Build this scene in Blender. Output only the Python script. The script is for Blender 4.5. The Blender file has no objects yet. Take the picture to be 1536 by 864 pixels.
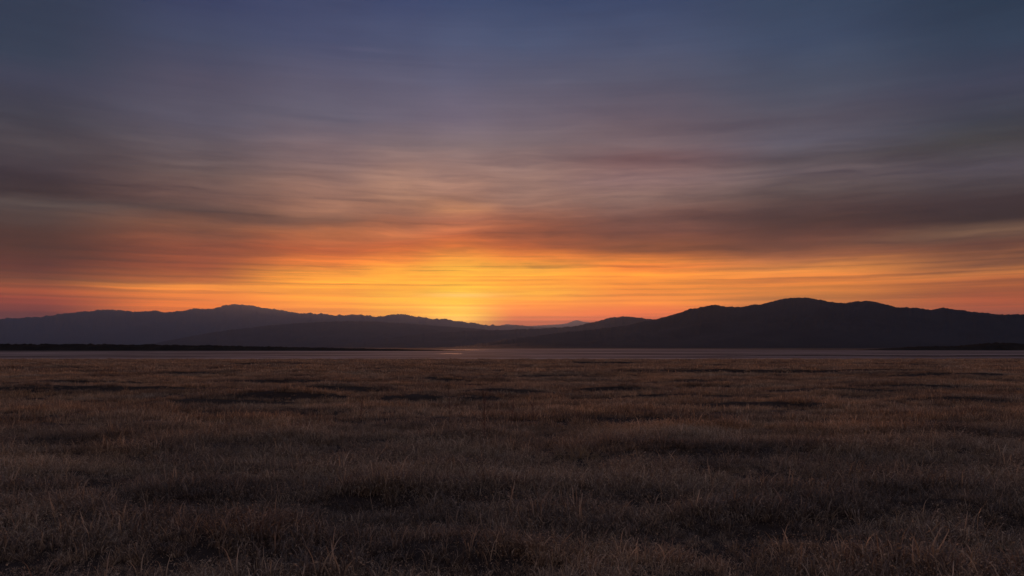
import bpy, math, random
import numpy as np

R = math.radians
rng = np.random.default_rng(7)
random.seed(7)
sc = bpy.context.scene
col = sc.collection

# ------------------------------------------------------------------ camera
F, CX, HY, CAMH = 1195.0, 768.0, 521.0, 2.4      # focal length and horizon in photo pixels, eye height in metres
cam_d = bpy.data.cameras.new('camera')
cam_d.sensor_width = 36.0
cam_d.lens = 36.0 * F / 1536.0
cam_d.shift_y = (HY - 432.0) / 1536.0
cam_d.clip_start = 0.1
cam_d.clip_end = 200000.0
cam = bpy.data.objects.new('camera', cam_d)
cam.location = (0, 0, CAMH)
cam.rotation_euler = (R(90), 0, 0)
col.objects.link(cam)
sc.camera = cam

SUN_AZ = math.atan((692 - CX) / F)                # to the right of +Y
SUN_EL = R(2.15)

# ------------------------------------------------------------------ small node helper
class NT:
    def __init__(s, tree):
        s.t = tree; s.n = tree.nodes; s.l = tree.links
    def node(s, typ, **kw):
        n = s.n.new(typ)
        for k, v in kw.items(): setattr(n, k, v)
        return n
    def put(s, sock, v):
        if hasattr(v, 'is_output'): s.l.new(v, sock)
        else: sock.default_value = v
    def math(s, op, a, b=0.0, c=None, clamp=False):
        n = s.node('ShaderNodeMath', operation=op, use_clamp=clamp)
        s.put(n.inputs[0], a); s.put(n.inputs[1], b)
        if c is not None: s.put(n.inputs[2], c)
        return n.outputs[0]
    def mapr(s, v, a, b, c=0.0, d=1.0, kind='SMOOTHSTEP'):
        n = s.node('ShaderNodeMapRange', interpolation_type=kind, clamp=True) if kind == 'LINEAR' else s.node('ShaderNodeMapRange', interpolation_type=kind)
        for i, x in enumerate((v, a, b, c, d)): s.put(n.inputs[i], x)
        return n.outputs[0]
    def mix(s, f, a, b, blend='MIX'):
        n = s.node('ShaderNodeMix', data_type='RGBA', blend_type=blend)
        s.put(n.inputs[0], f); s.put(n.inputs[6], a); s.put(n.inputs[7], b)
        return n.outputs[2]
    def vec(s, x, y, z):
        n = s.node('ShaderNodeCombineXYZ')
        s.put(n.inputs[0], x); s.put(n.inputs[1], y); s.put(n.inputs[2], z)
        return n.outputs[0]
    def noise(s, v, scale=1.0, detail=3.0, rough=0.5, dist=0.0, dims='3D'):
        n = s.node('ShaderNodeTexNoise', noise_dimensions=dims)
        s.put(n.inputs['Vector'], v); n.inputs['Scale'].default_value = scale
        n.inputs['Detail'].default_value = detail; n.inputs['Roughness'].default_value = rough
        n.inputs['Distortion'].default_value = dist
        return n.outputs[0]
    def ramp(s, f, stops, interp='LINEAR'):
        n = s.node('ShaderNodeValToRGB'); cr = n.color_ramp; cr.interpolation = interp
        while len(cr.elements) > 1: cr.elements.remove(cr.elements[0])
        cr.elements[0].position = stops[0][0]; cr.elements[0].color = (*stops[0][1], 1)
        for p, c in stops[1:]:
            e = cr.elements.new(p); e.color = (*c, 1)
        s.put(n.inputs[0], f)
        return n.outputs[0]

def lin(c):
    return tuple((v / 255 / 12.92) if v / 255 <= 0.04045 else ((v / 255 + 0.055) / 1.055) ** 2.4 for v in c)

# ------------------------------------------------------------------ world: dusk sky with streaked cloud, by direction only
SKY_GAIN = 1.0
FILL = 1.0
world = bpy.data.worlds.new('World'); sc.world = world; world.use_nodes = True
N = NT(world.node_tree)
for n in list(N.n): N.n.remove(n)
tc = N.node('ShaderNodeTexCoord')
sep = N.node('ShaderNodeSeparateXYZ'); N.l.new(tc.outputs['Generated'], sep.inputs[0])
az = N.math('ARCTAN2', sep.outputs[0], sep.outputs[1])
el = N.math('ARCSINE', sep.outputs[2])
def el_of(x, y): return math.atan((HY - y) / math.hypot(F, x - CX))
def az_of(x): return math.atan((x - CX) / F)
# large cloud undulation: bends the bands up and down
warp1 = N.noise(N.vec(N.math('MULTIPLY', az, 2.6), N.math('MULTIPLY', el, 9.0), 3.1), 1.0, 2.0, 0.5)
warp2 = N.noise(N.vec(N.math('MULTIPLY', az, 9.0), N.math('MULTIPLY', el, 60.0), 8.7), 1.0, 4.0, 0.55)
wamp = N.mapr(el, R(1.5), R(8), 0.15, 1.0)
w = N.math('ADD', N.math('MULTIPLY', N.math('SUBTRACT', warp1, 0.5), 0.018), N.math('MULTIPLY', N.math('SUBTRACT', warp2, 0.5), 0.016))
elw = N.math('ADD', el, N.math('MULTIPLY', w, wamp))
ELMAX = 0.45
fac = N.math('DIVIDE', elw, ELMAX, clamp=True)
COLS = {
 -700: [(0,34.0,40.0,56.0),(180,40.0,40.0,52.0),(285,40.0,36.0,42.0),(375,48.0,38.0,40.0),(425,58.0,42.0,42.0),(475,52.0,38.0,40.0),(521,44.0,36.0,40.0)],
 50: [(0,43.6,58.3,80.4),(80,45.7,60.5,81.4),(120,57.3,62.5,83.1),(180,55.7,58.1,71.3),(215,63.4,59.4,67.4),(250,49.6,45.5,54.9),(285,45.5,38.4,42.3),(305,75.7,67.2,65.2),(340,57.0,34.4,26.7),(375,63.0,28.8,11.6),(400,83.4,30.2,6.9),(425,119.1,56.2,10.6),(435,167.2,71.4,11.1),(450,147.1,49.7,5.6),(470,94.8,22.4,2.5),(500,61.6,11.3,1.8)],
 300: [(0,50.1,61.5,96.0),(60,65.4,74.7,101.7),(120,76.5,74.4,95.3),(180,88.8,85.7,102.3),(220,91.6,82.1,90.1),(260,91.8,75.5,75.7),(300,105.9,77.8,71.7),(318,69.2,53.6,51.5),(340,125.1,76.7,53.5),(375,137.3,63.3,30.8),(400,143.9,63.3,18.4),(420,194.9,99.7,19.5),(429,251.6,148.3,31.0),(436,246.2,134.3,19.7),(450,244.1,125.8,9.4),(465,259.1,128.5,5.2),(490,210.3,97.7,3.8)],
 500: [(0,59.4,70.4,104.2),(60,68.9,77.5,109.3),(120,91.1,88.3,110.5),(180,97.8,93.4,110.7),(220,129.5,108.5,113.3),(260,126.9,98.9,95.5),(300,154.8,110.8,93.2),(318,162.7,111.8,88.2),(332,120.1,79.7,62.2),(350,174.5,96.5,52.3),(375,195.1,88.6,27.9),(395,234.2,123.1,26.0),(410,265.7,164.9,28.8),(425,284.1,179.1,16.0),(450,269.9,164.9,5.2),(470,253.4,146.4,2.9),(500,221.0,107.8,2.7)],
 600: [(0,56.6,70.9,108.3),(60,73.5,82.6,113.4),(120,92.5,91.0,114.1),(180,106.5,98.3,115.4),(220,134.8,113.6,115.7),(250,147.5,114.3,107.3),(285,171.3,126.0,105.3),(300,159.8,114.2,92.8),(320,149.7,96.1,73.9),(335,164.0,95.4,63.3),(350,203.4,112.9,62.0),(365,190.3,90.1,35.7),(378,218.6,107.3,26.6),(390,244.5,136.2,28.7),(405,267.9,176.6,28.4),(425,278.2,181.9,16.6),(440,275.8,192.6,17.5),(460,261.4,178.0,8.5),(475,253.3,169.1,6.4),(500,222.3,116.5,4.7)],
 685: [(0,53.9,71.2,107.5),(60,76.5,86.5,117.1),(120,95.7,95.5,119.8),(180,115.2,103.8,120.5),(220,129.5,109.9,113.4),(260,159.6,122.5,112.4),(285,172.8,125.8,106.7),(296,154.9,109.5,90.1),(310,191.0,127.8,90.4),(325,166.0,97.9,72.0),(338,208.0,115.7,69.6),(350,195.3,96.4,47.8),(370,219.1,110.3,29.4),(385,245.3,151.4,35.7),(405,267.4,191.2,37.1),(420,264.9,177.4,22.1),(438,272.6,212.6,27.9),(448,270.1,196.2,17.4),(462,264.8,199.3,14.7),(472,263.3,212.2,16.9),(481,263.7,197.4,9.9),(500,248.8,138.8,6.1)],
 780: [(0,52.8,70.8,106.0),(60,71.1,83.9,114.7),(120,90.7,91.2,113.6),(180,110.7,99.3,113.4),(220,122.5,104.2,108.8),(250,148.3,116.8,111.3),(280,154.3,117.7,106.2),(300,143.6,105.0,92.2),(320,145.1,91.2,71.4),(335,148.4,82.2,55.9),(350,154.8,78.7,45.4),(370,180.9,85.7,26.9),(382,222.2,117.2,27.0),(390,240.7,137.2,29.9),(405,263.9,183.0,34.6),(425,265.9,166.1,12.2),(440,273.7,190.9,12.9),(455,272.9,158.2,4.7),(470,262.9,135.6,4.0),(482,211.3,92.8,6.8),(500,164.2,73.9,5.0)],
 950: [(0,52.6,70.3,104.6),(60,70.4,81.6,110.7),(120,85.5,86.4,107.0),(180,100.6,87.5,100.1),(215,122.9,101.7,106.4),(240,116.9,84.7,87.2),(270,140.5,109.3,108.6),(300,128.2,99.2,93.3),(325,113.6,75.1,66.7),(350,111.3,62.6,48.6),(375,132.0,68.3,25.8),(384,180.7,95.6,25.6),(392,230.8,129.3,27.0),(400,228.7,116.5,21.7),(412,262.5,152.1,20.6),(430,247.4,141.4,5.0),(455,268.7,149.1,2.2),(466,270.3,124.7,2.2),(478,221.1,91.6,2.7),(500,179.2,70.3,2.1)],
 1200: [(0,50.7,68.5,94.3),(60,59.5,75.9,102.5),(120,69.5,77.9,98.0),(180,88.2,83.7,96.8),(210,84.8,82.3,97.5),(240,76.5,69.8,77.9),(260,105.4,92.4,96.5),(290,80.0,68.2,69.3),(320,68.9,48.8,47.2),(335,57.1,36.7,34.0),(350,83.1,47.5,36.7),(366,99.5,56.4,38.7),(385,153.1,87.7,48.6),(398,222.7,133.9,52.3),(406,239.5,143.5,48.7),(416,217.7,119.5,31.2),(425,220.0,125.1,25.1),(440,205.7,119.4,19.0),(470,173.4,102.4,16.5)],
 1490: [(0,35.2,54.9,76.7),(60,45.1,62.3,84.7),(120,58.7,63.6,84.2),(180,54.4,60.6,72.4),(210,60.7,61.3,64.4),(250,72.6,68.5,79.4),(280,63.0,57.8,63.1),(305,48.9,39.3,42.7),(330,35.5,28.5,29.6),(350,105.9,78.2,59.6),(368,87.5,51.4,37.2),(385,136.6,80.9,44.4),(400,136.9,81.0,40.9),(409,208.0,122.0,49.1),(418,181.4,94.8,31.3),(430,157.8,79.4,18.4),(450,177.0,77.9,7.4),(465,163.7,72.2,7.0),(500,133.5,60.3,6.3)],
 2200: [(0,36.0,42.0,56.0),(180,44.0,42.0,50.0),(250,56.0,50.0,56.0),(330,46.0,40.0,42.0),(375,62.0,46.0,44.0),(410,80.0,54.0,48.0),(450,72.0,48.0,46.0),(521,50.0,38.0,40.0)],
}
prev = None; prevx = None
for x in sorted(COLS):
    stops = []
    for s in sorted(COLS[x], key=lambda s: -s[0]):
        stops.append((min(1, max(0, el_of(x, s[0]) / ELMAX)), lin(s[1:])))
    c = N.ramp(fac, stops)
    if prev is None: prev = c
    else: prev = N.mix(N.mapr(az, az_of(prevx), az_of(x)), prev, c)
    prevx = x
# the sky away from the afterglow: unseen, brightened and pinkish to light the grass
BACK = N.ramp(N.math('DIVIDE', el, 1.6, clamp=True), [(0.0, lin((100, 84, 82))), (0.10, lin((124, 102, 100))), (0.28, lin((112, 100, 106))), (0.6, lin((96, 93, 106))), (1.0, lin((92, 91, 106)))])
sky = N.mix(N.mapr(N.math('ABSOLUTE', az), R(44), R(85)), prev, BACK)
sky = N.mix(N.mapr(el, R(24), R(55)), sky, BACK)
# streaks: dark brown-violet bars and lit fringes, strongest between 3 and 14 degrees
s1 = N.noise(N.vec(N.math('MULTIPLY', az, 7.5), N.math('MULTIPLY', N.math('ADD', el, N.math('MULTIPLY', w, 1.4)), 75.0), 1.3), 1.0, 5.0, 0.55)
s2 = N.noise(N.vec(N.math('MULTIPLY', az, 2.2), N.math('MULTIPLY', N.math('ADD', el, N.math('MULTIPLY', w, 0.15)), 260.0), 5.3), 1.0, 2.0, 0.5)
s3 = N.noise(N.vec(N.math('MULTIPLY', az, 5.5), N.math('MULTIPLY', N.math('ADD', el, N.math('MULTIPLY', w, 1.0)), 22.0), 9.9), 1.0, 4.0, 0.5)
a1 = N.math('MULTIPLY', N.mapr(el, R(3.5), R(6)), N.mapr(el, R(11), R(17), 1.0, 0.22))
a2 = N.mapr(el, R(5), R(7.5), 1.0, 0.15)
k = N.math('MULTIPLY', N.math('SUBTRACT', s1, 0.5), N.math('MULTIPLY', a1, 1.05))
k = N.math('ADD', k, N.math('MULTIPLY', N.math('SUBTRACT', s2, 0.5), N.math('MULTIPLY', a2, 1.15)))
k = N.math('ADD', k, N.math('MULTIPLY', N.math('SUBTRACT', s3, 0.5), N.math('MULTIPLY', N.mapr(el, R(3), R(7), 0.1, 1.0), 0.40)))
# the haze between here and the sky takes some of its light: the sky itself is that much brighter
HAZE, HTOP, HFAR = 3.8e-5, 1080.0, 30000.0
tau = N.math('MULTIPLY', N.math('MINIMUM', N.math('DIVIDE', HTOP, N.math('MAXIMUM', N.math('SINE', el), 0.001)), HFAR), HAZE * 0.56)
def comp(k_, top): return N.math('MULTIPLY', N.math('POWER', 2.71828, N.math('MULTIPLY', tau, k_)), N.mapr(el, R(4), R(20), 1.0, top))
sky = N.mix(1.0, sky, N.vec(comp(1.0, 0.82), comp(0.85, 0.9), comp(0.45, 0.95)), 'MULTIPLY')
s4 = N.noise(N.vec(N.math('MULTIPLY', az, 13.0), N.math('MULTIPLY', N.math('ADD', el, N.math('MULTIPLY', w, 0.8)), 210.0), 7.7), 1.0, 4.0, 0.6)
k = N.math('ADD', k, N.math('MULTIPLY', N.math('SUBTRACT', s4, 0.5), N.math('MULTIPLY', N.math('MULTIPLY', N.mapr(el, R(2), R(5), 0.5, 1.0), N.mapr(el, R(10), R(16), 1.0, 0.15)), 0.75)))
elk = N.math('ADD', el, N.math('MULTIPLY', w, 0.35))
BARS = [(100,288,170,11,-.30),(60,262,150,6,-.15),(400,328,95,6,-.12),(250,348,120,5,-.14),(150,372,160,8,-.12),(860,242,110,7,-.20),(1290,252,120,10,-.22),(1100,190,150,12,-.14),
        (1480,215,120,16,-.12),(1080,322,160,9,-.18),(1330,312,180,12,-.16),(1500,322,120,13,-.16),(820,350,150,9,-.14),(560,300,90,4,-.12),(640,336,80,4,-.16),(920,336,90,5,-.14),(560,378,110,4,-.16),
        (1000,372,160,6,-.14),(560,285,110,3.5,.13),(690,306,90,4,.22),(110,307,170,5,.18),(330,312,110,4,.14),(200,431,120,1.8,.40),(390,428,90,1.6,.22),(1340,408,260,1.8,.30),
        (640,352,90,4,.16),(1180,222,170,7,.12),(770,262,120,6,.08),(470,390,100,2.5,.16),(820,388,120,2.5,.16),(1080,398,130,2.2,.16),(1420,344,140,4,.12),(760,436,140,2.2,.08),(560,452,100,2,.08)]
for (bx, by, bw, bh, ba) in BARS:
    dx = N.math('MULTIPLY', N.math('SUBTRACT', az, az_of(bx)), F / bw * math.cos(az_of(bx))**-1); dy = N.math('MULTIPLY', N.math('SUBTRACT', elk, el_of(bx, by)), F / bh)
    q = N.math('ADD', N.math('MULTIPLY', dx, dx), N.math('MULTIPLY', dy, dy))
    k = N.math('ADD', k, N.math('MULTIPLY', N.math('POWER', 2.718, N.math('MULTIPLY', q, -1.0)), ba))
kr = N.math('ADD', 1.0, k)
kg = N.math('ADD', 1.0, N.math('MULTIPLY', k, 0.95))
kb = N.math('ADD', 1.0, N.math('MULTIPLY', k, 0.72))
sky = N.mix(1.0, sky, N.vec(kr, kg, kb), 'MULTIPLY')
# soft glow where the sun has just gone behind the ridge
def gauss(ax, ey, sx, sy):
    dx = N.math('DIVIDE', N.math('SUBTRACT', az, ax), sx); dy = N.math('DIVIDE', N.math('SUBTRACT', el, ey), sy)
    q = N.math('ADD', N.math('MULTIPLY', dx, dx), N.math('MULTIPLY', dy, dy))
    return N.math('POWER', 2.718, N.math('MULTIPLY', q, -1.0))
for (x, y, sx, sy, c) in ((680, 479, 42, 8, (0.6, 0.30, 0.10)), (695, 443, 55, 3.2, (0.4, 0.18, 0.14)), (700, 462, 60, 3, (0.2, 0.08, 0.05)),
                          (672, 462, 70, 12, (0.3, 0.10, 0.02)), (545, 74, 40, 2.2, (0.016, 0.012, 0.014))):
    g = gauss(az_of(x), el_of(x, y), sx / F, sy / F)
    sky = N.mix(g, sky, N.mix(1.0, sky, (*c, 1), 'ADD'))
# the physical sky, low sun, adds its own gradient underneath
nish = N.node('ShaderNodeTexSky', sky_type='NISHITA')
nish.sun_disc = False; nish.sun_elevation = SUN_EL; nish.sun_rotation = SUN_AZ
nish.air_density = 1.6; nish.dust_density = 2.0; nish.ozone_density = 3.0
below = N.mapr(el, R(-1.0), R(0.0))
bg1 = N.node('ShaderNodeBackground'); N.put(bg1.inputs[0], N.mix(below, (0.02, 0.016, 0.018, 1), sky)); bg1.inputs[1].default_value = SKY_GAIN
bg2 = N.node('ShaderNodeBackground'); N.l.new(nish.outputs[0], bg2.inputs[0]); bg2.inputs[1].default_value = 0.002
add = N.node('ShaderNodeAddShader'); N.l.new(bg1.outputs[0], add.inputs[0]); N.l.new(bg2.outputs[0], add.inputs[1])
out = N.node('ShaderNodeOutputWorld'); N.l.new(add.outputs[0], out.inputs[0])
world.cycles.sampling_method = 'MANUAL'; world.cycles.sample_map_resolution = 1024

# ------------------------------------------------------------------ sun lamp: the last warm light over the ridge
sun_d = bpy.data.lights.new('sun', 'SUN')
sun_d.energy = 1.5; sun_d.angle = R(2.5); sun_d.color = (1.0, 0.40, 0.20)
sun = bpy.data.objects.new('sun', sun_d)
sun.rotation_euler = (R(90) - SUN_EL, 0, math.pi - SUN_AZ)
col.objects.link(sun)

vs = sc.view_settings
vs.view_transform = 'Standard'; vs.look = 'None'; vs.gamma = 1.0; vs.exposure = 0.0; vs.use_curve_mapping = False
cy = sc.cycles
cy.max_bounces = 6; cy.diffuse_bounces = 3; cy.glossy_bounces = 2; cy.transmission_bounces = 4; cy.volume_bounces = 1
cy.use_denoising = True; cy.denoiser = 'OPENIMAGEDENOISE'
cy.use_adaptive_sampling = True; cy.adaptive_threshold = 0.006

# ------------------------------------------------------------------ mesh and noise helpers
def tag(o, label=None, cat=None, group=None, kind=None):
    for k_, v in (('label', label), ('category', cat), ('group', group), ('kind', kind)):
        if v: o[k_] = v
    return o

def make_mesh(name, V, faces_flat, loops_per, mat=None, smooth=False):
    """V (n,3); faces_flat: flat vertex indices; loops_per: array of face sizes"""
    me = bpy.data.meshes.new(name)
    V = np.asarray(V, np.float32); faces_flat = np.asarray(faces_flat, np.int32); loops_per = np.asarray(loops_per, np.int32)
    me.vertices.add(len(V)); me.vertices.foreach_set('co', V.ravel())
    me.loops.add(len(faces_flat)); me.loops.foreach_set('vertex_index', faces_flat)
    me.polygons.add(len(loops_per))
    me.polygons.foreach_set('loop_start', np.concatenate([[0], np.cumsum(loops_per)[:-1]]).astype(np.int32))
    me.polygons.foreach_set('loop_total', loops_per)
    me.polygons.foreach_set('use_smooth', np.full(len(loops_per), smooth))
    me.update(calc_edges=True); me.validate()
    if mat: me.materials.append(mat)
    return me

def grid_faces(nr, nc, wrap=False):
    r = np.arange(nr - 1)[:, None]; c = np.arange(nc if wrap else nc - 1)[None, :]
    c2 = (c + 1) % nc
    q = np.stack([r * nc + c, r * nc + c2, (r + 1) * nc + c2, (r + 1) * nc + c], -1).reshape(-1)
    return q, np.full(len(q) // 4, 4)

def link(name, me, parent=None):
    o = bpy.data.objects.new(name, me); col.objects.link(o); o.parent = parent
    return o

def perlin(x, y, seed=0):
    g = np.random.default_rng(seed)
    perm = g.permutation(512); ang = g.random(512) * 2 * np.pi
    gx, gy = np.cos(ang), np.sin(ang)
    xi, yi = np.floor(x).astype(np.int64), np.floor(y).astype(np.int64)
    xf, yf = x - xi, y - yi
    u, v = xf**3 * (xf * (xf * 6 - 15) + 10), yf**3 * (yf * (yf * 6 - 15) + 10)
    def gr(i, j, a, b):
        h = perm[(perm[i & 511] + j) & 511]
        return gx[h] * a + gy[h] * b
    a = gr(xi, yi, xf, yf); b = gr(xi + 1, yi, xf - 1, yf)
    c = gr(xi, yi + 1, xf, yf - 1); d = gr(xi + 1, yi + 1, xf - 1, yf - 1)
    return (a + u * (b - a)) * (1 - v) + (c + u * (d - c)) * v

def fbm(x, y, seed=0, octs=4, gain=0.5):
    s = 0; a = 1
    for i in range(octs):
        s = s + a * perlin(x * 2**i + 17.3 * i, y * 2**i + 5.1 * i, seed + i); a *= gain
    return s

def at(px, py):
    """the point of level ground seen at a photo pixel"""
    Y = CAMH * F / (py - HY)
    return (px - CX) / F * Y, Y

def sstep(a, b, v):
    t = np.clip((v - a) / (b - a), 0, 1); return t * t * (3 - 2 * t)

# ------------------------------------------------------------------ terrain height of the plain
# dark hollows in the photograph: px, py (lower lip), half width px, depth m
HOLLOWS = [(40, 720, 60, .14), (1235, 728, 50, .12), (560, 758, 95, .30), (105, 668, 85, .22), (265, 758, 80, .22), (730, 752, 70, .22), (1165, 690, 150, .22), (1110, 800, 120, .26),
           (1515, 790, 60, .28), (840, 700, 80, .15), (395, 668, 120, .16), (1290, 790, 60, .20), (60, 800, 70, .2), (980, 760, 60, .14),
           (690, 856, 110, .22), (300, 850, 90, .18), (1000, 690, 90, .12), (1420, 690, 90, .16), (600, 668, 90, .12), (930, 600, 60, .1)]
# low banks whose dark face looks this way: px, py, half width px, height m
BANKS = [(110, 577, 120, .30), (190, 589, 150, .28), (20, 591, 60, .25), (410, 578, 150, .28), (420, 600, 100, .3), (330, 604, 110, .25), (280, 563, 60, .2),
         (1180, 561, 260, .42), (1420, 566, 120, .28), (920, 589, 70, .26), (760, 592, 90, .22), (720, 601, 40, .2), (620, 601, 60, .25), (640, 573, 60, .25),
         (900, 547, 110, .35), (1060, 575, 90, .2), (1250, 590, 110, .22), (1440, 603, 90, .25), (1350, 582, 100, .22), (560, 556, 110, .3), (120, 554, 120, .3),
         (830, 566, 100, .2), (1020, 598, 100, .22), (400, 548, 120, .3), (1330, 549, 120, .3), (700, 549, 100, .3), (500, 590, 90, .2), (1150, 612, 120, .18)]

def features(x, y):
    """height change and bareness from the explicit hollows and banks"""
    h = np.zeros_like(x); bare = np.zeros_like(x)
    for (px, py, hw, d) in HOLLOWS:
        cx_, cy_ = at(px, py); cy_ += 0.0
        sx = hw / F * cy_; sy = 0.32 + 0.018 * cy_
        yy = y - cy_ - 0.25 * sx * perlin(x / sx * 1.7 + px, x * 0 + py * .37, 40)
        g = np.exp(-np.abs((x - cx_) / sx)**2.6) * np.exp(-(yy / sy)**2)
        lip = np.exp(-np.abs((x - cx_) / sx)**2.6) * np.exp(-((yy - 2.0 * sy) / (1.3 * sy))**2)
        h += -0.45 * d * g + 0.45 * d * lip
        bare = np.maximum(bare, g * min(1.0, d * 3.1))
    for (px, py, hw, a) in BANKS:
        cx_, cy_ = at(px, py)
        sx = hw / F * cy_; sy = 0.014 * cy_
        yy = y - cy_ - 0.09 * sx * perlin(x / sx * 2.3 + px * .11, x * 0 + py * .73, 41)
        e = np.exp(-np.abs((x - cx_) / sx)**3)
        prof = sstep(-0.6 * sy, 0.6 * sy, yy) * np.exp(-np.clip(yy, 0, None) / (cy_ * 0.10))
        h += a * e * prof
        bare = np.maximum(bare, e * np.exp(-((yy - 0.1 * sy) / (0.6 * sy))**2) * 0.8)
    return h, bare

def plain(x, y):
    r = np.hypot(x, y)
    fade = sstep(2.5, 7.0, r) * (1 - sstep(120, 150, y)) * (1 - sstep(170, 260, np.abs(x)))
    n = 0.13 * fbm(x / 4.5, y / 2.6, 11, 3) + 0.22 * fbm(x / 17, y / 8.0, 21, 2)
    n += 0.05 * fbm(x / 1.1, y / 0.9, 31, 2) * (1 - sstep(30, 60, r))
    h, bare = features(x, y)
    return (n * (0.6 + 0.5 * sstep(20, 60, r)) + h) * fade, bare * fade

# ------------------------------------------------------------------ materials
def new_mat(name):
    m = bpy.data.materials.new(name); m.use_nodes = True
    T = NT(m.node_tree)
    for n in list(T.n): T.n.remove(n)
    return m, T

def geo_pos(T):
    g = T.node('ShaderNodeNewGeometry'); s = T.node('ShaderNodeSeparateXYZ'); T.l.new(g.outputs['Position'], s.inputs[0])
    return s.outputs

def principled(T, colr, rough=0.9, spec=0.2, bump=None, bump_d=0.02, bs=0.5):
    b = T.node('ShaderNodeBsdfPrincipled'); T.put(b.inputs['Base Color'], colr); T.put(b.inputs['Roughness'], rough)
    b.inputs['Specular IOR Level'].default_value = spec
    if bump is not None:
        bn = T.node('ShaderNodeBump'); bn.inputs['Strength'].default_value = bs; bn.inputs['Distance'].default_value = bump_d
        T.put(bn.inputs['Height'], bump); T.l.new(bn.outputs[0], b.inputs['Normal'])
    o = T.node('ShaderNodeOutputMaterial'); T.l.new(b.outputs[0], o.inputs[0])
    return b

m_soil, T = new_mat('dry_soil')
p = geo_pos(T)
n1 = T.noise(T.vec(p[0], p[1], p[2]), 0.5, 5, 0.6); n2 = T.noise(T.vec(p[0], p[1], p[2]), 9.0, 6, 0.7)
c = T.ramp(T.math('ADD', T.math('MULTIPLY', n1, 0.6), T.math('MULTIPLY', n2, 0.4)), [(0.3, (0.035, 0.028, 0.026)), (0.5, (0.06, 0.045, 0.040)), (0.7, (0.10, 0.075, 0.062))])
principled(T, c, 0.95, 0.1, n2, 0.04)

m_flat, T = new_mat('pale_mudflat')
p = geo_pos(T)
ly = T.math('LOGARITHM', T.math('MAXIMUM', p[1], 1.0), 2.71828)
n1 = T.noise(T.vec(T.math('MULTIPLY', T.math('DIVIDE', p[0], p[1]), 2.2), T.math('MULTIPLY', ly, 9.0), 0.0), 1.0, 5, 0.65)
n2 = T.noise(T.vec(T.math('MULTIPLY', T.math('DIVIDE', p[0], p[1]), 14.0), T.math('MULTIPLY', ly, 24.0), 4.0), 1.0, 4, 0.65)
edge = T.mapr(p[1], 158.0, 178.0, 1.0, 0.0)
f = T.math('ADD', T.math('MULTIPLY', n1, 0.75), T.math('MULTIPLY', n2, 0.25))
c = T.ramp(f, [(0.40, (0.12, 0.085, 0.08)), (0.5, (0.26, 0.20, 0.19)), (0.58, (0.46, 0.36, 0.35))])
c = T.mix(T.math('MULTIPLY', edge, 0.8), c, (0.60, 0.46, 0.43, 1))
principled(T, c, 0.95, 0.02)

m_water, T = new_mat('shallow_water')
p = geo_pos(T)
rp = T.noise(T.vec(T.math('MULTIPLY', p[0], 0.8), T.math('MULTIPLY', p[1], 2.0), 0.0), 1.0, 4, 0.6)
principled(T, (0.16, 0.13, 0.13, 1), 0.6, 0.3, rp, 0.06, 1.0)

def rock_mat(name, c1, c2, sc_=0.004):
    m, T = new_mat(name); p = geo_pos(T)
    n = T.noise(T.vec(p[0], p[1], p[2]), sc_, 6, 0.6)
    principled(T, T.ramp(n, [(0.35, c1), (0.65, c2)]), 0.95, 0.05)
    return m
m_range = rock_mat('scrubby_rock', (0.010, 0.013, 0.020), (0.026, 0.028, 0.036))
m_dark = rock_mat('dark_scrub', (0.014, 0.014, 0.013), (0.03, 0.027, 0.024), 0.05)

def grass_mat(name, stops, translucent=0.35, patchy=True):
    m, T = new_mat(name)
    a = T.node('ShaderNodeAttribute', attribute_type='INSTANCER', attribute_name='tint')
    b = T.node('ShaderNodeAttribute', attribute_type='GEOMETRY', attribute_name='shade')
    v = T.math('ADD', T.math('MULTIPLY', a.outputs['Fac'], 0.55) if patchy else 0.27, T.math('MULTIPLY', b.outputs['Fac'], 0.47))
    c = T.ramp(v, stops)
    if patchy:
        r_ = T.node('ShaderNodeAttribute', attribute_type='INSTANCER', attribute_name='rust_backlight')
        c = T.mix(r_.outputs['Fac'], c, T.mix(1.0, c, (1.25, 1.0, 0.78, 1), 'MULTIPLY'))  # reddish patches plus warm backlight, both put into the grass colour
    d = T.node('ShaderNodeBsdfDiffuse'); T.put(d.inputs[0], c)
    t = T.node('ShaderNodeBsdfTranslucent'); T.put(t.inputs[0], c)
    g = T.node('ShaderNodeBsdfGlossy'); g.inputs['Roughness'].default_value = 0.45; g.inputs[0].default_value = (1, 1, 1, 1)
    mx = T.node('ShaderNodeMixShader'); mx.inputs[0].default_value = translucent
    T.l.new(d.outputs[0], mx.inputs[1]); T.l.new(t.outputs[0], mx.inputs[2])
    m2 = T.node('ShaderNodeMixShader'); m2.inputs[0].default_value = 0.07
    T.l.new(mx.outputs[0], m2.inputs[1]); T.l.new(g.outputs[0], m2.inputs[2])
    o = T.node('ShaderNodeOutputMaterial'); T.l.new(m2.outputs[0], o.inputs[0])
    return m
G_STOPS = [(0.0, (0.06, 0.045, 0.038)), (0.22, (0.135, 0.096, 0.075)), (0.42, (0.27, 0.19, 0.14)), (0.6, (0.46, 0.335, 0.230)), (0.78, (0.70, 0.53, 0.36)), (1.0, (0.92, 0.78, 0.60))]
m_grass = grass_mat('dry_grass', G_STOPS)

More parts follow.
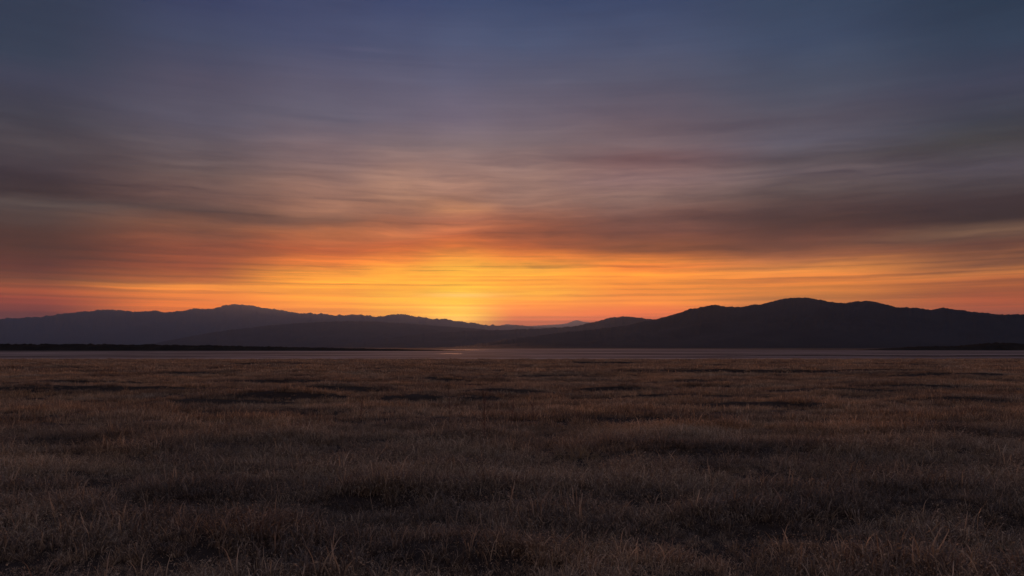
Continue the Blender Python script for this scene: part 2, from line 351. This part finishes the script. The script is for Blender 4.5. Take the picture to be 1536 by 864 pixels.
# ------------------------------------------------------------------ ground: one sheet from under the camera to beyond the mountains
ang = np.concatenate([np.linspace(-44, 44, 520), np.linspace(46, 314, 90)])
ang = np.radians(ang)
rad = np.concatenate([np.linspace(0.3, 4.0, 10, endpoint=False), np.exp(np.linspace(math.log(4.0), math.log(165), 760)),
                      np.exp(np.linspace(math.log(172), math.log(29500), 60))])
A_, R_ = np.meshgrid(ang, rad)
gxx, gyy = np.sin(A_) * R_, np.cos(A_) * R_
gh, _ = plain(gxx.ravel(), gyy.ravel())
gV = np.stack([gxx.ravel(), gyy.ravel(), gh], -1)
fq, fl = grid_faces(len(rad), len(ang), wrap=True)
gV = np.vstack([gV, [[0, 0, 0]]]); na = len(ang)
fan = np.stack([np.full(na, len(gV) - 1), (np.arange(na) + 1) % na, np.arange(na)], -1).reshape(-1)
me = make_mesh('ground', gV, np.concatenate([fan, fq]), np.concatenate([np.full(na, 3), fl]), m_soil, True)
me.flip_normals() if me.polygons[10].normal.z < 0 else None
ground = tag(link('ground', me), 'dark dry soil of the plain under the grass and out to the mountains', 'ground', kind='structure')

# ------------------------------------------------------------------ pale mudflat between the grass and the mountains
def py_to_Y(py): return CAMH * F / (py - HY)
cols_x = np.linspace(-1500, 3000, 500)
vv = []
far_py = np.interp(cols_x, [-1500, 0, 350, 600, 700, 1000, 1250, 1536, 3000], [525.6, 525.6, 525.9, 525.0, 523.0, 523.4, 525.0, 525.4, 525.4])
near_Y = py_to_Y(540.2) + 2.5 * fbm(cols_x / 60, cols_x * 0, 77, 4)
for t in np.linspace(0, 1, 24):
    Y = np.exp(np.log(near_Y) * (1 - t) + np.log(py_to_Y(far_py)) * t)
    vv.append(np.stack([(cols_x - CX) / F * Y, Y, np.full_like(Y, 0.03)], -1))
fq, fl = grid_faces(24, 500)
flat = link('mudflat_ground', make_mesh('mudflat_ground', np.concatenate(vv), fq, fl, m_flat))
tag(flat, 'pale pinkish mudflat strip beyond the dry grass', 'mudflat', kind='structure')

def strip(name, px0, px1, py0, py1, z, mat, n=60, wob=0.25, seed=5):
    xs = np.linspace(px0, px1, n); e = np.sin(np.linspace(0, np.pi, n))**0.35
    mid = (py0 + py1) / 2; hh = (py1 - py0) / 2
    w1 = hh * e * (1 + wob * fbm(xs / 15, xs * 0, seed, 3)) + 1e-3
    w2 = hh * e * (1 + wob * fbm(xs / 15, xs * 0 + 9, seed, 3)) + 1e-3
    Ya, Yb = py_to_Y(mid + w1), py_to_Y(mid - w2)
    Va = np.stack([(xs - CX) / F * Ya, Ya, np.full(n, z)], -1); Vb = np.stack([(xs - CX) / F * Yb, Yb, np.full(n, z)], -1)
    fq, fl = grid_faces(2, n)
    return link(name, make_mesh(name, np.vstack([Va, Vb]), fq, fl, mat))
for i, (a, b, c_, d) in enumerate([(652, 693, 530.3, 531.0), (640, 780, 524.6, 525.1), (735, 830, 530.6, 531.0), (820, 1300, 526.0, 526.5)]):
    wtr = strip('water', a, b, c_, d, 0.038 + 0.004 * 0, m_water, seed=50 + i)
    tag(wtr, 'thin sheet of shallow water lying on the mudflat', 'water', kind='structure')

def bank(name, px0, px1, py, height, depth, mat, taper, label, seed, rough_px=0.8):
    """a long low bank with scrubby uneven top, real depth"""
    xs = np.arange(px0, px1, 0.8); Yc = py_to_Y(py); rows = 9
    top = height(xs) ; V = []
    for r in range(rows):
        t = r / (rows - 1); s = np.sin(np.pi * min(1, t * 1.0))**0.45 if 0 < t < 1 else 0
        Y = Yc + depth * t + 0 * xs
        X = (xs - CX) / F * Yc
        z = top * s * (1 + 0.25 * fbm(xs / 30.0, xs * 0 + t * 2, seed + 1, 2) + 0.42 * fbm(xs / 2.2, xs * 0 + t * 6, seed, 4, .6)) - (0.02 if s == 0 else 0)
        V.append(np.stack([X, Y, z], -1))
    fq, fl = grid_faces(rows, len(xs))
    o = link(name, make_mesh(name, np.concatenate(V), fq, fl, mat))
    return tag(o, label, 'bank', kind='structure')
bank('far_shore', -700, 705, 526.4, lambda x: np.interp(x, [-700, 0, 250, 420, 560, 705], [4.3, 4.1, 3.5, 2.3, 1.2, 0.15]), 60, m_dark, None, 'low dark scrubby shore at the foot of the mountains', 61)
bank('far_shore', 1330, 2300, 525.7, lambda x: np.interp(x, [1330, 1400, 1480, 1510, 1560, 2300], [0.2, 2.6, 3.2, 5.0, 4.6, 5.0]), 60, m_dark, None, 'low dark scrubby shore below the ridge', 63)
bank('mud_shore', 960, 2300, 534.6, lambda x: np.interp(x, [960, 1150, 2300], [0.02, 0.17, 0.2]), 5, m_dark, None, 'thin dark rim across the mudflat', 65)
bank('mud_shore', -600, 420, 534.3, lambda x: np.interp(x, [-600, 200, 420], [0.10, 0.09, 0.01]), 4, m_dark, None, 'thin dark rim across the mudflat', 67)

# ------------------------------------------------------------------ mountain ranges
def mountain(name, pts, Yc, front, label, seed, jag=0.8, step=1.4):
    pts = np.array(pts, float)
    xs = np.arange(-700, 2300, step)
    py = np.interp(xs, pts[:, 0], pts[:, 1])
    k_ = np.hanning(5); k_ /= k_.sum(); py = np.convolve(np.pad(py, 2, 'edge'), k_, 'valid')
    py = py + 1.7 * jag * (0.5 * fbm(xs / 24, xs * 0 + seed, seed, 5, 0.65) + 0.9 * (0.35 - np.abs(fbm(xs / 7, xs * 0 + seed + .37, seed + 9, 3, 0.5))))
    crest = np.maximum(CAMH + (HY - py) / F * Yc, -3.0)
    X0 = (xs - CX) / F * Yc
    rows = 44; V = []
    cell = Yc / 9.0
    for r in range(rows):
        t = r / (rows - 1) * 1.5
        if t <= 1: Y = Yc - front * (1 - t); s = t**1.25
        else: Y = Yc + front * 0.9 * (t - 1); s = np.cos((t - 1) / 0.5 * np.pi / 2)
        # gullies running down the face
        wv = X0 / cell + 0.8 * fbm(X0 / cell * 0.7, X0 * 0 + t * 2, seed + 3, 2)
        gul = 1 - np.abs(2 * fbm(wv * 1.6, X0 * 0 + t * 1.5, seed + 5, 4, 0.55))
        env = 4 * t * (1 - t) if t < 1 else 0.0
        z = crest * s * (1 - 0.30 * env * np.clip(gul, 0, 1.2)) - (2.0 if (r == 0 or r == rows - 1) else 0)
        V.append(np.stack([X0 * (Y / Yc if t <= 1 else 1.0), np.full_like(X0, Y), z], -1))
    fq, fl = grid_faces(rows, len(xs))
    o = link(name, make_mesh(name, np.concatenate(V), fq, fl, m_range, True))
    return tag(o, label, 'mountains', kind='structure')

mountain('far_mountains', [(-700,500),(700,500),(760,486),(790,489),(830,487),(850,485),(857,482.5),(863,480),(868,480.3),(875,482.5),(890,484),(930,487),(1000,486),(1100,500),(2300,500)],
         27000, 2500, 'faint distant peak behind the dip in the mountains', 101, 0.35)
mountain('left_mountains', [(-700,470),(-300,482),(0,478),(20,477),(50,475),(70,473),(80,471.5),(110,468),(150,464.5),(160,463),(175,465),(200,467),(230,466),(250,467.5),(275,465),(290,461.5),(300,464),(320,461.5),(335,458),(350,455),(365,457),(375,457.5),(385,460),(400,462),(420,465),(440,468),(470,470),(485,470),(505,473),(530,471),(540,472),(560,474),(575,473.5),(590,471),(612,470.5),(625,475),(645,477.5),(670,478),(690,481.5),(715,485),(735,487.5),(745,487),(760,487.5),(775,487),(800,489.5),(830,490.5),(900,492),(1000,496),(1200,510),(1500,523),(2300,523)],
         17500, 4500, 'long hazy mountain range on the left of the sunset glow', 111, 1.9)
mountain('left_foothills', [(-700,530),(180,526),(230,515),(260,509),(300,501),(350,494),(400,488),(440,485),(480,482.5),(540,481),(600,484),(650,488),(720,493),(800,500),(900,512),(1000,526),(2300,530)],
         9000, 2200, 'dim foothill ridge in front of the left mountains', 121, 0.8)
mountain('middle_hills', [(-700,532),(430,528),(500,516),(560,510),(600,504),(640,499),(700,496),(760,494.5),(830,491.5),(855,489.5),(870,487.5),(885,484),(900,480),(920,475.5),(935,474),(950,475),(970,477),(985,478.5),(1020,483),(1100,497),(1200,526),(2300,530)],
         7000, 1800, 'rounded dark hill between the left mountains and the right ridge', 131, 1.4)
mountain('right_mountains', [(-700,534),(560,530),(700,518),(760,509),(838,499),(880,495),(927,490),(960,483),(985,478),(1000,475),(1020,468),(1040,462),(1060,458.5),(1075,457),(1090,459),(1105,460),(1120,458),(1150,455),(1170,449),(1180,446.5),(1190,446),(1215,446),(1230,449),(1245,452),(1270,454),(1285,452),(1300,450.5),(1312,451.5),(1330,456),(1350,460.5),(1375,461),(1395,464.5),(1405,463),(1420,461),(1440,464),(1460,467),(1500,471),(1515,472),(1525,470),(1545,472),(1700,476),(2000,462),(2300,470)],
         4000, 1200, 'dark humped mountain ridge rising on the right', 141, 1.5)

# ------------------------------------------------------------------ grass blades and tufts
def blades(n, radius, hmin, hmax, w, seg, bend=(0.3, 2.2), head=0.0, lean_out=0.5, seed=1):
    """n curved blades rising from a disc, as vertices, quads and a per-vertex shade value"""
    g = np.random.default_rng(seed)
    V = []; Fq = []; Fl = []; S = []; base = 0
    for i in range(n):
        rr = radius * math.sqrt(g.random()); th = g.random() * 2 * math.pi
        bx, by = rr * math.cos(th), rr * math.sin(th)
        az_ = th + g.normal() * 1.0; L = g.uniform(hmin, hmax) * (1.15 - 0.4 * rr / radius)
        incl = abs(g.normal()) * 0.25 + lean_out * rr / radius * 0.5
        total = g.uniform(*bend) * (1 if g.random() < 0.75 else 1.5)
        hook = g.choice([1.2, 1.6, 3.0]); face = az_ + math.pi / 2 + g.normal() * 0.5
        ww = w * g.uniform(0.6, 1.3)
        pale = g.random() < 0.17; sh = g.uniform(.85, 1.15) if pale else np.clip(g.normal(0.22, 0.16), 0, 0.6)
        if pale: ww *= 1.6; L *= 1.1
        p_ = np.array([bx, by, -0.02]); side = np.array([math.cos(face), math.sin(face), 0])
        az2 = az_
        for k2 in range(seg + 1):
            t = k2 / seg
            wd = ww * (1 - t**1.6) * 0.5 if k2 < seg else 0
            if k2 < seg:
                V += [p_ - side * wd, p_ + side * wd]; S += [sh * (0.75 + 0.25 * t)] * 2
            else:
                V.append(p_.copy()); S.append(sh)
            a = incl + total * t**hook
            p_ = p_ + (L / seg) * np.array([math.cos(az2) * math.sin(a), math.sin(az2) * math.sin(a), math.cos(a)])
            az2 += g.normal() * 0.18
        for k2 in range(seg - 1):
            q = base + 2 * k2; Fq += [q, q + 1, q + 3, q + 2]; Fl.append(4)
        q = base + 2 * (seg - 1); Fq += [q, q + 1, q + 2]; Fl.append(3)
        tip = V[-1]; base = len(V)
        if g.random() < head:       # a small seed head: a lumpy spindle
            hl = g.uniform(0.02, 0.045); hw_ = hl * 0.2
            d = np.array([math.cos(az2) * math.sin(a), math.sin(az2) * math.sin(a), math.cos(a)])
            s2 = np.cross(d, [0.1, 0.2, 1]); s2 /= np.linalg.norm(s2) + 1e-9; s3 = np.cross(d, s2)
            ring = [tip + d * hl * 0.35 + hw_ * (s2 * math.cos(u) + s3 * math.sin(u)) for u in (0, 2.09, 4.19)]
            V += [tip.copy(), *ring, tip + d * hl]; S += [0.9] * 5
            for u in range(3):
                Fq += [base, base + 1 + u, base + 1 + (u + 1) % 3, base + 4, base + 1 + (u + 1) % 3, base + 1 + u]; Fl += [3, 3]
            base = len(V)
    return np.array(V), Fq, Fl, np.array(S)

def blade_mesh(name, mat, *a, **k_):
    V, Fq, Fl, S = blades(*a, **k_)
    me = make_mesh(name, V, Fq, Fl, mat)
    at_ = me.attributes.new('shade', 'FLOAT', 'POINT')
    if len(S) == len(me.vertices): at_.data.foreach_set('value', S.astype(np.float32))
    return me

def tuft_collection(name, specs):
    c_ = bpy.data.collections.new(name)      # source shapes, only reached through the grass
    for i, (a, k_) in enumerate(specs):
        me = blade_mesh('grass_tuft', m_grass, *a, **k_)
        c_.objects.link(bpy.data.objects.new('grass_tuft', me))
    return c_
NEARC = tuft_collection('near_tufts', [((42, .13, .13, .36, .011, 8), dict(bend=(.6, 3.6), head=.28, seed=s)) for s in range(6)] +
                        [((30, .12, .10, .28, .010, 7), dict(head=.06, seed=20 + s, bend=(1.8, 4.4))) for s in range(4)] +
                        [((16, .12, .26, .46, .0105, 8), dict(head=.85, seed=35 + s, bend=(.4, 2.2))) for s in range(3)])
MIDC = tuft_collection('middle_tufts', [((55, .30, .12, .34, .013, 4), dict(head=.05, seed=40 + s)) for s in range(7)])
FARC = tuft_collection('far_tufts', [((80, .75, .10, .34, .032, 3), dict(seed=60 + s)) for s in range(7)])

def scatter(n, y0, y1, size, seed, margin=1.18):
    """points on the plain in the wedge the camera (and a step aside) can see"""
    g = np.random.default_rng(seed)
    y = np.sqrt(g.random(n) * (y1**2 - y0**2) + y0**2)
    x = (g.random(n) * 2 - 1) * (y * 768 / F * margin + 1.5)
    h, bare = plain(x, y)
    gap = fbm(x / 1.6, y / 1.1, 201, 3) if y1 < 40 else fbm(x / 5, y / 2.4, 205, 3)
    tall = fbm(x / 3.0, y / 1.8, 211, 3)
    keep = (g.random(n) > bare * (0.45 if y1 < 40 else 0.95)) & ((gap > -0.42) | (g.random(n) < 0.35))
    x, y, h, bare, gap, tall = (v[keep] for v in (x, y, h, bare, gap, tall))
    s = size * (0.78 + 0.75 * tall + 0.30 * gap) * g.uniform(0.75, 1.25, len(x)) * (1 - 0.55 * bare)
    s = np.clip(s, 0.28 * size, 1.7 * size)
    tint = 0.50 + 0.55 * fbm(x / 9, y / 4.5, 221, 3) + 0.35 * fbm(x / 2.2, y / 1.4, 231, 2) + g.normal(0, 0.13, len(x))
    tint += 0.15 * sstep(18, 30, y)  # paler farther off: grazing backlight painted into the colour
    return x, y, h, s, np.clip(tint, 0, 1), g

def grass_field(name, src, groups_, label):
    P = [np.concatenate(v) for v in zip(*groups_)]
    x, y, h, s, tint, rot, sz, lx, ly = P
    me = bpy.data.meshes.new(name); me.vertices.add(len(x))
    me.vertices.foreach_set('co', np.stack([x, y, h], -1).astype(np.float32).ravel())
    def attr(n_, typ, dat):
        a = me.attributes.new(n_, typ, 'POINT'); a.data.foreach_set('vector' if typ == 'FLOAT_VECTOR' else 'value', dat.astype(np.float32).ravel())
    attr('tint', 'FLOAT', tint)
    attr('turn', 'FLOAT_VECTOR', np.stack([lx, ly, rot], -1))
    attr('size', 'FLOAT_VECTOR', np.stack([s, s, sz], -1))
    attr('rust_backlight', 'FLOAT', np.clip(-0.1 + 0.75 * sstep(12, 30, y) + 1.0 * fbm(x / 7, y / 3.5, 251, 3), 0, 1))  # painted warm backlight grows with distance, over random reddish patches
    me.materials.append(m_grass)
    o = link(name, me)
    ng = bpy.data.node_groups.new(name, 'GeometryNodeTree')
    ng.interface.new_socket('Geometry', in_out='INPUT', socket_type='NodeSocketGeometry')
    ng.interface.new_socket('Geometry', in_out='OUTPUT', socket_type='NodeSocketGeometry')
    n_ = ng.nodes; l_ = ng.links
    gi = n_.new('NodeGroupInput'); go = n_.new('NodeGroupOutput')
    iop = n_.new('GeometryNodeInstanceOnPoints'); ci = n_.new('GeometryNodeCollectionInfo')
    ci.inputs[0].default_value = src; ci.inputs[1].default_value = True; ci.inputs[2].default_value = True
    a1_ = n_.new('GeometryNodeInputNamedAttribute'); a1_.data_type = 'FLOAT_VECTOR'; a1_.inputs[0].default_value = 'turn'
    a2_ = n_.new('GeometryNodeInputNamedAttribute'); a2_.data_type = 'FLOAT_VECTOR'; a2_.inputs[0].default_value = 'size'
    e2r = n_.new('FunctionNodeEulerToRotation')
    l_.new(gi.outputs[0], iop.inputs['Points']); l_.new(ci.outputs[0], iop.inputs['Instance']); iop.inputs['Pick Instance'].default_value = True
    l_.new(a1_.outputs[0], e2r.inputs[0]); l_.new(e2r.outputs[0], iop.inputs['Rotation']); l_.new(a2_.outputs[0], iop.inputs['Scale'])
    l_.new(iop.outputs[0], go.inputs[0])
    md = o.modifiers.new('grass', 'NODES'); md.node_group = ng
    return tag(o, label, 'grass', kind='stuff')

def pack(n, y0, y1, size, seed, zr=(0.8, 1.2)):
    x, y, h, s, tint, g = scatter(n, y0, y1, size, seed)
    m = len(x)
    return (x, y, h, s, tint, g.random(m) * 2 * np.pi, s * g.uniform(*zr, m), g.normal(0, .12, m), g.normal(0, .12, m))

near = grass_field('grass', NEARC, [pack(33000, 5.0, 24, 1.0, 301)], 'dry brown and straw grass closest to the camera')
mid = grass_field('grass', MIDC, [pack(44000, 22, 72, 1.0, 302)], 'dry reddish brown grass across the middle of the plain, warm backlight in its colour')
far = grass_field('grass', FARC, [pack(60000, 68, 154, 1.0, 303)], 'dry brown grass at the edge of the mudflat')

# ------------------------------------------------------------------ single plants that stand out from the grass
m_pale = grass_mat('bleached_grass', [(0.2, (0.30, 0.22, 0.18)), (0.6, (0.50, 0.38, 0.29))], patchy=False)
m_rust = grass_mat('rusty_stem', [(0.2, (0.13, 0.05, 0.035)), (0.6, (0.25, 0.10, 0.065))], 0.1, False)
m_gold = grass_mat('golden_grass', [(0.2, (0.24, 0.15, 0.07)), (0.6, (0.42, 0.28, 0.13))], patchy=False)

def root_at(name, px, py, label, cat, group, seed):
    x, y = at(px, py)
    h, _ = plain(np.array([x]), np.array([y]))
    o = bpy.data.objects.new(name, None); col.objects.link(o); o.empty_display_size = 0.1
    o.location = (x, y, float(h[0]) - 0.01); o.rotation_euler = (0, 0, seed * 1.7)
    return tag(o, label, cat, group)

def tube(V, Fq, Fl, P, r0, r1, sides=4, radii=None):
    P = np.array(P); n = len(P); b = len(V)
    for i, q in enumerate(P):
        d = P[min(i + 1, n - 1)] - P[max(i - 1, 0)]; d = d / (np.linalg.norm(d) + 1e-9)
        a = np.cross(d, [0.3, 0.9, 0.1]); a /= np.linalg.norm(a); c_ = np.cross(d, a); r = radii[i] if radii is not None else r0 + (r1 - r0) * i / (n - 1)
        for u in range(sides):
            th = 2 * math.pi * u / sides; V.append(q + r * (a * math.cos(th) + c_ * math.sin(th)))
    for i in range(n - 1):
        for u in range(sides):
            v = (u + 1) % sides; Fq += [b + i * sides + u, b + i * sides + v, b + (i + 1) * sides + v, b + (i + 1) * sides + u]; Fl.append(4)
    return P

def shaded(name, V, Fq, Fl, mat, parent, g):
    me = make_mesh(name, V, Fq, Fl, mat); a = me.attributes.new('shade', 'FLOAT', 'POINT')
    a.data.foreach_set('value', g.random(len(me.vertices)).astype(np.float32)); return link(name, me, parent)

def clump(px, py, r, hgt, n, mat, label, seed, lean=1.6):
    o = root_at('grass_clump', px, py, label, 'grass clump', 'grass clumps standing out of the plain', seed)
    link('blades', blade_mesh('blades', mat, n, r, hgt * .55, hgt, .0085, 7, bend=(0.5, 2.3), lean_out=lean, seed=seed), o)
    g = np.random.default_rng(seed + 500)
    for k2 in range(max(5, n // 26)):
        th = g.random() * 6.28; rr = r * .8 * math.sqrt(g.random()); a = .1 + .3 * lean * rr / r; L = hgt * g.uniform(.9, 1.25)
        P, rd, q, b = [], [], np.array([rr * math.cos(th), rr * math.sin(th), -.02]), g.uniform(.3, 1.2)
        for t in np.linspace(0, 1, 12):
            P.append(q); rd.append(.0025 if t < .8 else .0025 + .006 * math.sin(math.pi * min(1, (t - .8) / .2 * .95 + .05)))
            d = a + b * t**1.5; q = q + L / 11 * np.array([math.cos(th) * math.sin(d), math.sin(th) * math.sin(d), math.cos(d)])
        V, Fq, Fl = [], [], []; tube(V, Fq, Fl, P, 0, 0, 4, rd)
        shaded('seed_stalk', V, Fq, Fl, m_pale, o, g)
clump(572, 738, .48, .42, 420, m_gold, 'big domed grass clump arching over the blackest hollow', 1, 2.2)
clump(500, 706, .30, .34, 190, m_pale, 'bleached grass clump just up the plain from the blackest hollow', 2)
clump(1290, 792, .24, .34, 150, m_pale, 'spiky bleached grass clump beside the dark hollow on the right', 3)
clump(868, 690, .50, .36, 260, m_gold, 'golden grass clump right of the middle of the plain', 4)
clump(12, 836, .28, .36, 180, m_pale, 'long drooping grass clump at the bottom left corner', 5, 2.4)
clump(1405, 828, .22, .32, 120, m_pale, 'small stiff grass clump low on the right', 6, 1.0)
clump(222, 770, .26, .30, 150, m_pale, 'frayed grass clump in front of the dark hollow on the left', 7)
clump(880, 838, .26, .30, 160, m_gold, 'low yellowish grass clump at the bottom centre', 8)

def weed(px, py, hgt, label, seed):
    g = np.random.default_rng(seed + 900)
    o = root_at('dry_weed', px, py, label, 'dry weed', 'dry rusty weeds standing above the grass', seed)
    def walk(p, d, L, n, wob):
        P = [p]
        for i in range(n):
            d = d + g.normal(0, wob, 3) + np.array([0, 0, .04]); d /= np.linalg.norm(d); p = p + d * L / n; P.append(p)
        return P
    main = walk(np.array([0, 0, 0.]), np.array([g.normal(0, .08), g.normal(0, .08), 1.]), hgt, 8, .05)
    def lumpy(P, r, start):          # a stem thickened by the small dry seed heads along its end
        Q, rd = [], []
        for i in range(len(P) - 1):
            for t in (0, .5):
                Q.append(P[i] * (1 - t) + P[i + 1] * t); rd.append(r * (1 - .5 * i / len(P)) + (.006 if t and i >= start else 0))
        Q.append(P[-1]); rd.append(r * .5); V, Fq, Fl = [], [], []; tube(V, Fq, Fl, Q, 0, 0, 4, rd); return V, Fq, Fl
    shaded('stem', *lumpy(main, .008, 5), m_rust, o, g)
    for k2 in range(9):
        i = int(g.integers(3, 9)); a = g.random() * 6.28; d = np.array([math.cos(a), math.sin(a), .9 + g.random()]); d /= np.linalg.norm(d)
        shaded('twig', *lumpy(walk(main[i], d, hgt * g.uniform(.18, .4), 5, .12), .005, 2), m_rust, o, g)
weed(675, 642, .95, 'tall forked rusty weed, leftmost of the four near the middle of the plain', 1)
weed(727, 668, 1.35, 'tallest thin rusty weed near the middle of the plain', 2)
weed(768, 634, .75, 'leaning rusty weed right of the tallest weed', 3)
weed(802, 640, .70, 'rusty weed, rightmost of the four near the middle of the plain', 4)
weed(541, 628, .55, 'short bushy rusty weed standing apart on the left', 5)

# ------------------------------------------------------------------ haze
hz = bpy.data.meshes.new('haze')
x0, x1, y0, y1, z0, z1 = -HFAR, HFAR, -HFAR, HFAR, -1.6, HTOP
V = [(x, y, z) for z in (z0, z1) for (x, y) in ((x0, y0), (x1, y0), (x1, y1), (x0, y1))]
hz.from_pydata(V, [], [(3, 2, 1, 0), (4, 5, 6, 7), (0, 1, 5, 4), (1, 2, 6, 5), (2, 3, 7, 6), (3, 0, 4, 7)])
mh, T = new_mat('haze')
pv = T.node('ShaderNodeVolumePrincipled'); pv.inputs['Color'].default_value = (0.55, 0.71, 1.0, 1)
pv.inputs['Density'].default_value = HAZE; pv.inputs['Anisotropy'].default_value = 0.5
o_ = T.node('ShaderNodeOutputMaterial'); T.l.new(pv.outputs[0], o_.inputs['Volume'])
hz.materials.append(mh)
tag(link('haze', hz), 'thin evening haze over the plain and mountains', 'haze', kind='stuff')
